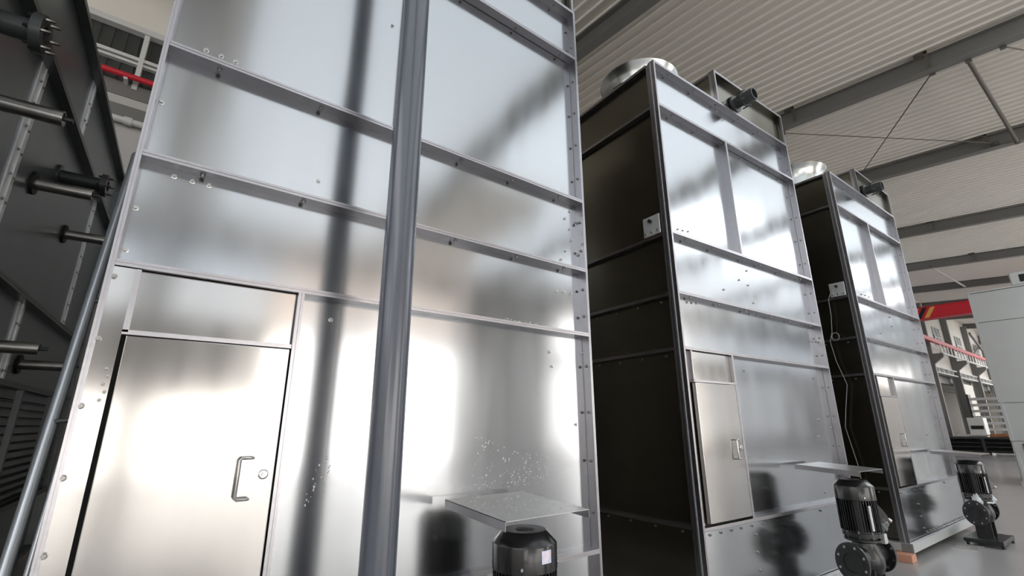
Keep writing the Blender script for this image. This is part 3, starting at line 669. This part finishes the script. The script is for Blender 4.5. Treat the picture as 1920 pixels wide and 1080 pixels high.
# ------------------------------------------------------------------ grey tower at the right edge
g = thing('grey_panel_tower', 'light grey panelled tower cut off by the right edge of the picture', 'tower', (-2.62, 19.9, FZ), -math.pi/2)
# local x -> -Y world (towards camera), local y -> +X world
TW = 3.2
ZT = [.12, 1.20, 2.26, 4.64, 5.56]
MB().box(-2.8, -.03, .02, TW-.02, .05, 5.52).build('inner_casing', M['zinc_light'], g)
MB().box(-2.8, .02, 0, TW, 0, .12).build('base_skid', M['zinc_light'], g)
for a, b in zip(ZT[:-1], ZT[1:]): MB().box(-.03, -.006, .05, TW-.02, a+.006, b-.006).build('panel', M['zinc_light'], g, bevel=.003)
for z in ZT[1:]: MB().box(-.03, -.002, .0, TW, z-.012, z-.005).build('seam', M['zinc_frame'], g)
MB().box(-.04, .01, -.01, .05, 2.27, 5.56).build('corner_flange', M['zinc_light'], g); MB().box(-.04, .03, .02, .09, 1.2, 2.26).build('corner_flange', M['zinc_light'], g); MB().box(-.04, .03, .05, .12, .12, .85).build('corner_flange', M['zinc_light'], g)
MB().box(-.03, .02, .24, .27, .5, 1.12).box(-.03, .02, 1.4, 1.43, .5, 1.12).box(-.03, .02, .24, 1.43, 1.09, 1.12).box(-.03, .02, .24, 1.43, .5, .53).build('hatch_frame', M['frame'], g)
MB().box(-.03, .004, .27, 1.4, .53, 1.09).build('hatch_panel', M['zinc_light'], g)
MB().tube_path([(.0, .45, 1.36), (.05, .45, 1.36), (.05, .75, 1.36), (0, .75, 1.36)], .014, 8).build('panel_handle', M['iron'], g)
MB().box(-2.8, .03, -.02, TW, 5.56, 5.60).build('roof_flange', M['zinc_light'], g)
b_ = MB().box(-.9, .02, .98, 2.6, 5.60, 6.0).build('motor_housing', M['zinc_light'], g, bevel=.03)
MB().box(.0, .03, 1.18, 1.5, 5.68, 5.9).build('vent_opening', M['rubber'], b_)

# ------------------------------------------------------------------ workshop clutter far away on the right
g = thing('work_bench', 'long dark steel bench with slatted shelves far off at the right', 'bench', (-6.4, 37.5, FZ), 0)
MB().box(-1.6, 2.6, -.6, .6, .86, .95).build('bench_top', M['steel_dark'], g); MB().box(-1.5, 2.5, .5, .55, .1, .86).build('back_sheet', M['steel_dark'], g)
for x in (-1.5, .5, 2.5):
    for y in (-.5, .5): MB().box(x-.06, x+.06, y-.06, y+.06, 0, .86).build('leg', M['steel_dark'], g)
for z in (.2, .42, .64): MB().box(-1.5, 2.5, -.5, .5, z, z+.04).build('shelf', M['steel_dark'], g)
g = thing('stacked_stock', 'rusty orange pile of stock lying on the dark bench', 'stock', (-4.7, 37.5, .95+FZ))
for j in range(7):
    MB().bar((-.9, -.35+j*.11, .04+.07*(j % 2)), (.9, -.3+j*.1, .06+.08*((j+1) % 3)), .10, .08).build('stock_bar', M['orange'], g)
g = thing('white_machine', 'white machine cabinet with dark slot behind the dark bench', 'machine', (-6.35, 39.6, FZ))
MB().box(-.36, .36, -.5, .5, 0, 2.0).build('cabinet', M['white_paint'], g, bevel=.03); MB().box(-.25, .3, -.52, -.49, 1.35, 1.55).build('slot', M['rubber'], g); MB().box(-.9, .95, -.75, -.5, .98, 1.06).build('ledge', M['white_paint'], g)
g = thing('grey_machine', 'dark grey machine with control box left of the white machine', 'machine', (-9.0, 39.2, FZ))
MB().box(-.9, 1.0, -.6, .6, 0, 1.25).build('machine_bed', M['machine_grey'], g, bevel=.03); MB().box(-.8, .2, -.3, .4, 1.25, 1.9).build('head', M['machine_grey'], g, bevel=.03)
MB().box(.35, .75, -.62, -.3, 1.4, 1.6).build('control_box', M['white_paint'], g); MB().box(.35, .75, -.62, -.3, 1.75, 1.9).build('lamp_box', M['white_paint'], g); MB().cyl((.55, -.4, 1.2), (.55, -.4, 2.0), .04, n=8).build('mast', M['rubber'], g)
g = thing('storage_bin', 'tall grey metal bin beside the farthest stainless tower', 'bin', (-7.7, 33.6, FZ))
MB().box(-.45, .45, -.4, .4, 0, 1.15).build('bin_body', M['machine_grey'], g, bevel=.02); MB().box(-.5, .5, -.45, .45, 1.15, 1.27).build('bin_rim', M['zinc_light'], g)
g = thing('pallet_rack', 'rack of stacked white bars beside the far grey tower', 'rack', (-6.5, 45.5, FZ), 0)
for x in (-.9, .9): MB().box(x-.05, x+.05, -.4, .4, 0, 3.6).build('upright', M['steel_dark'], g)
for j in range(6): MB().box(-.9, .9, -.35, .35, 1.2+j*.4, 1.36+j*.4).build('stored_bar', M['white_paint'], g)
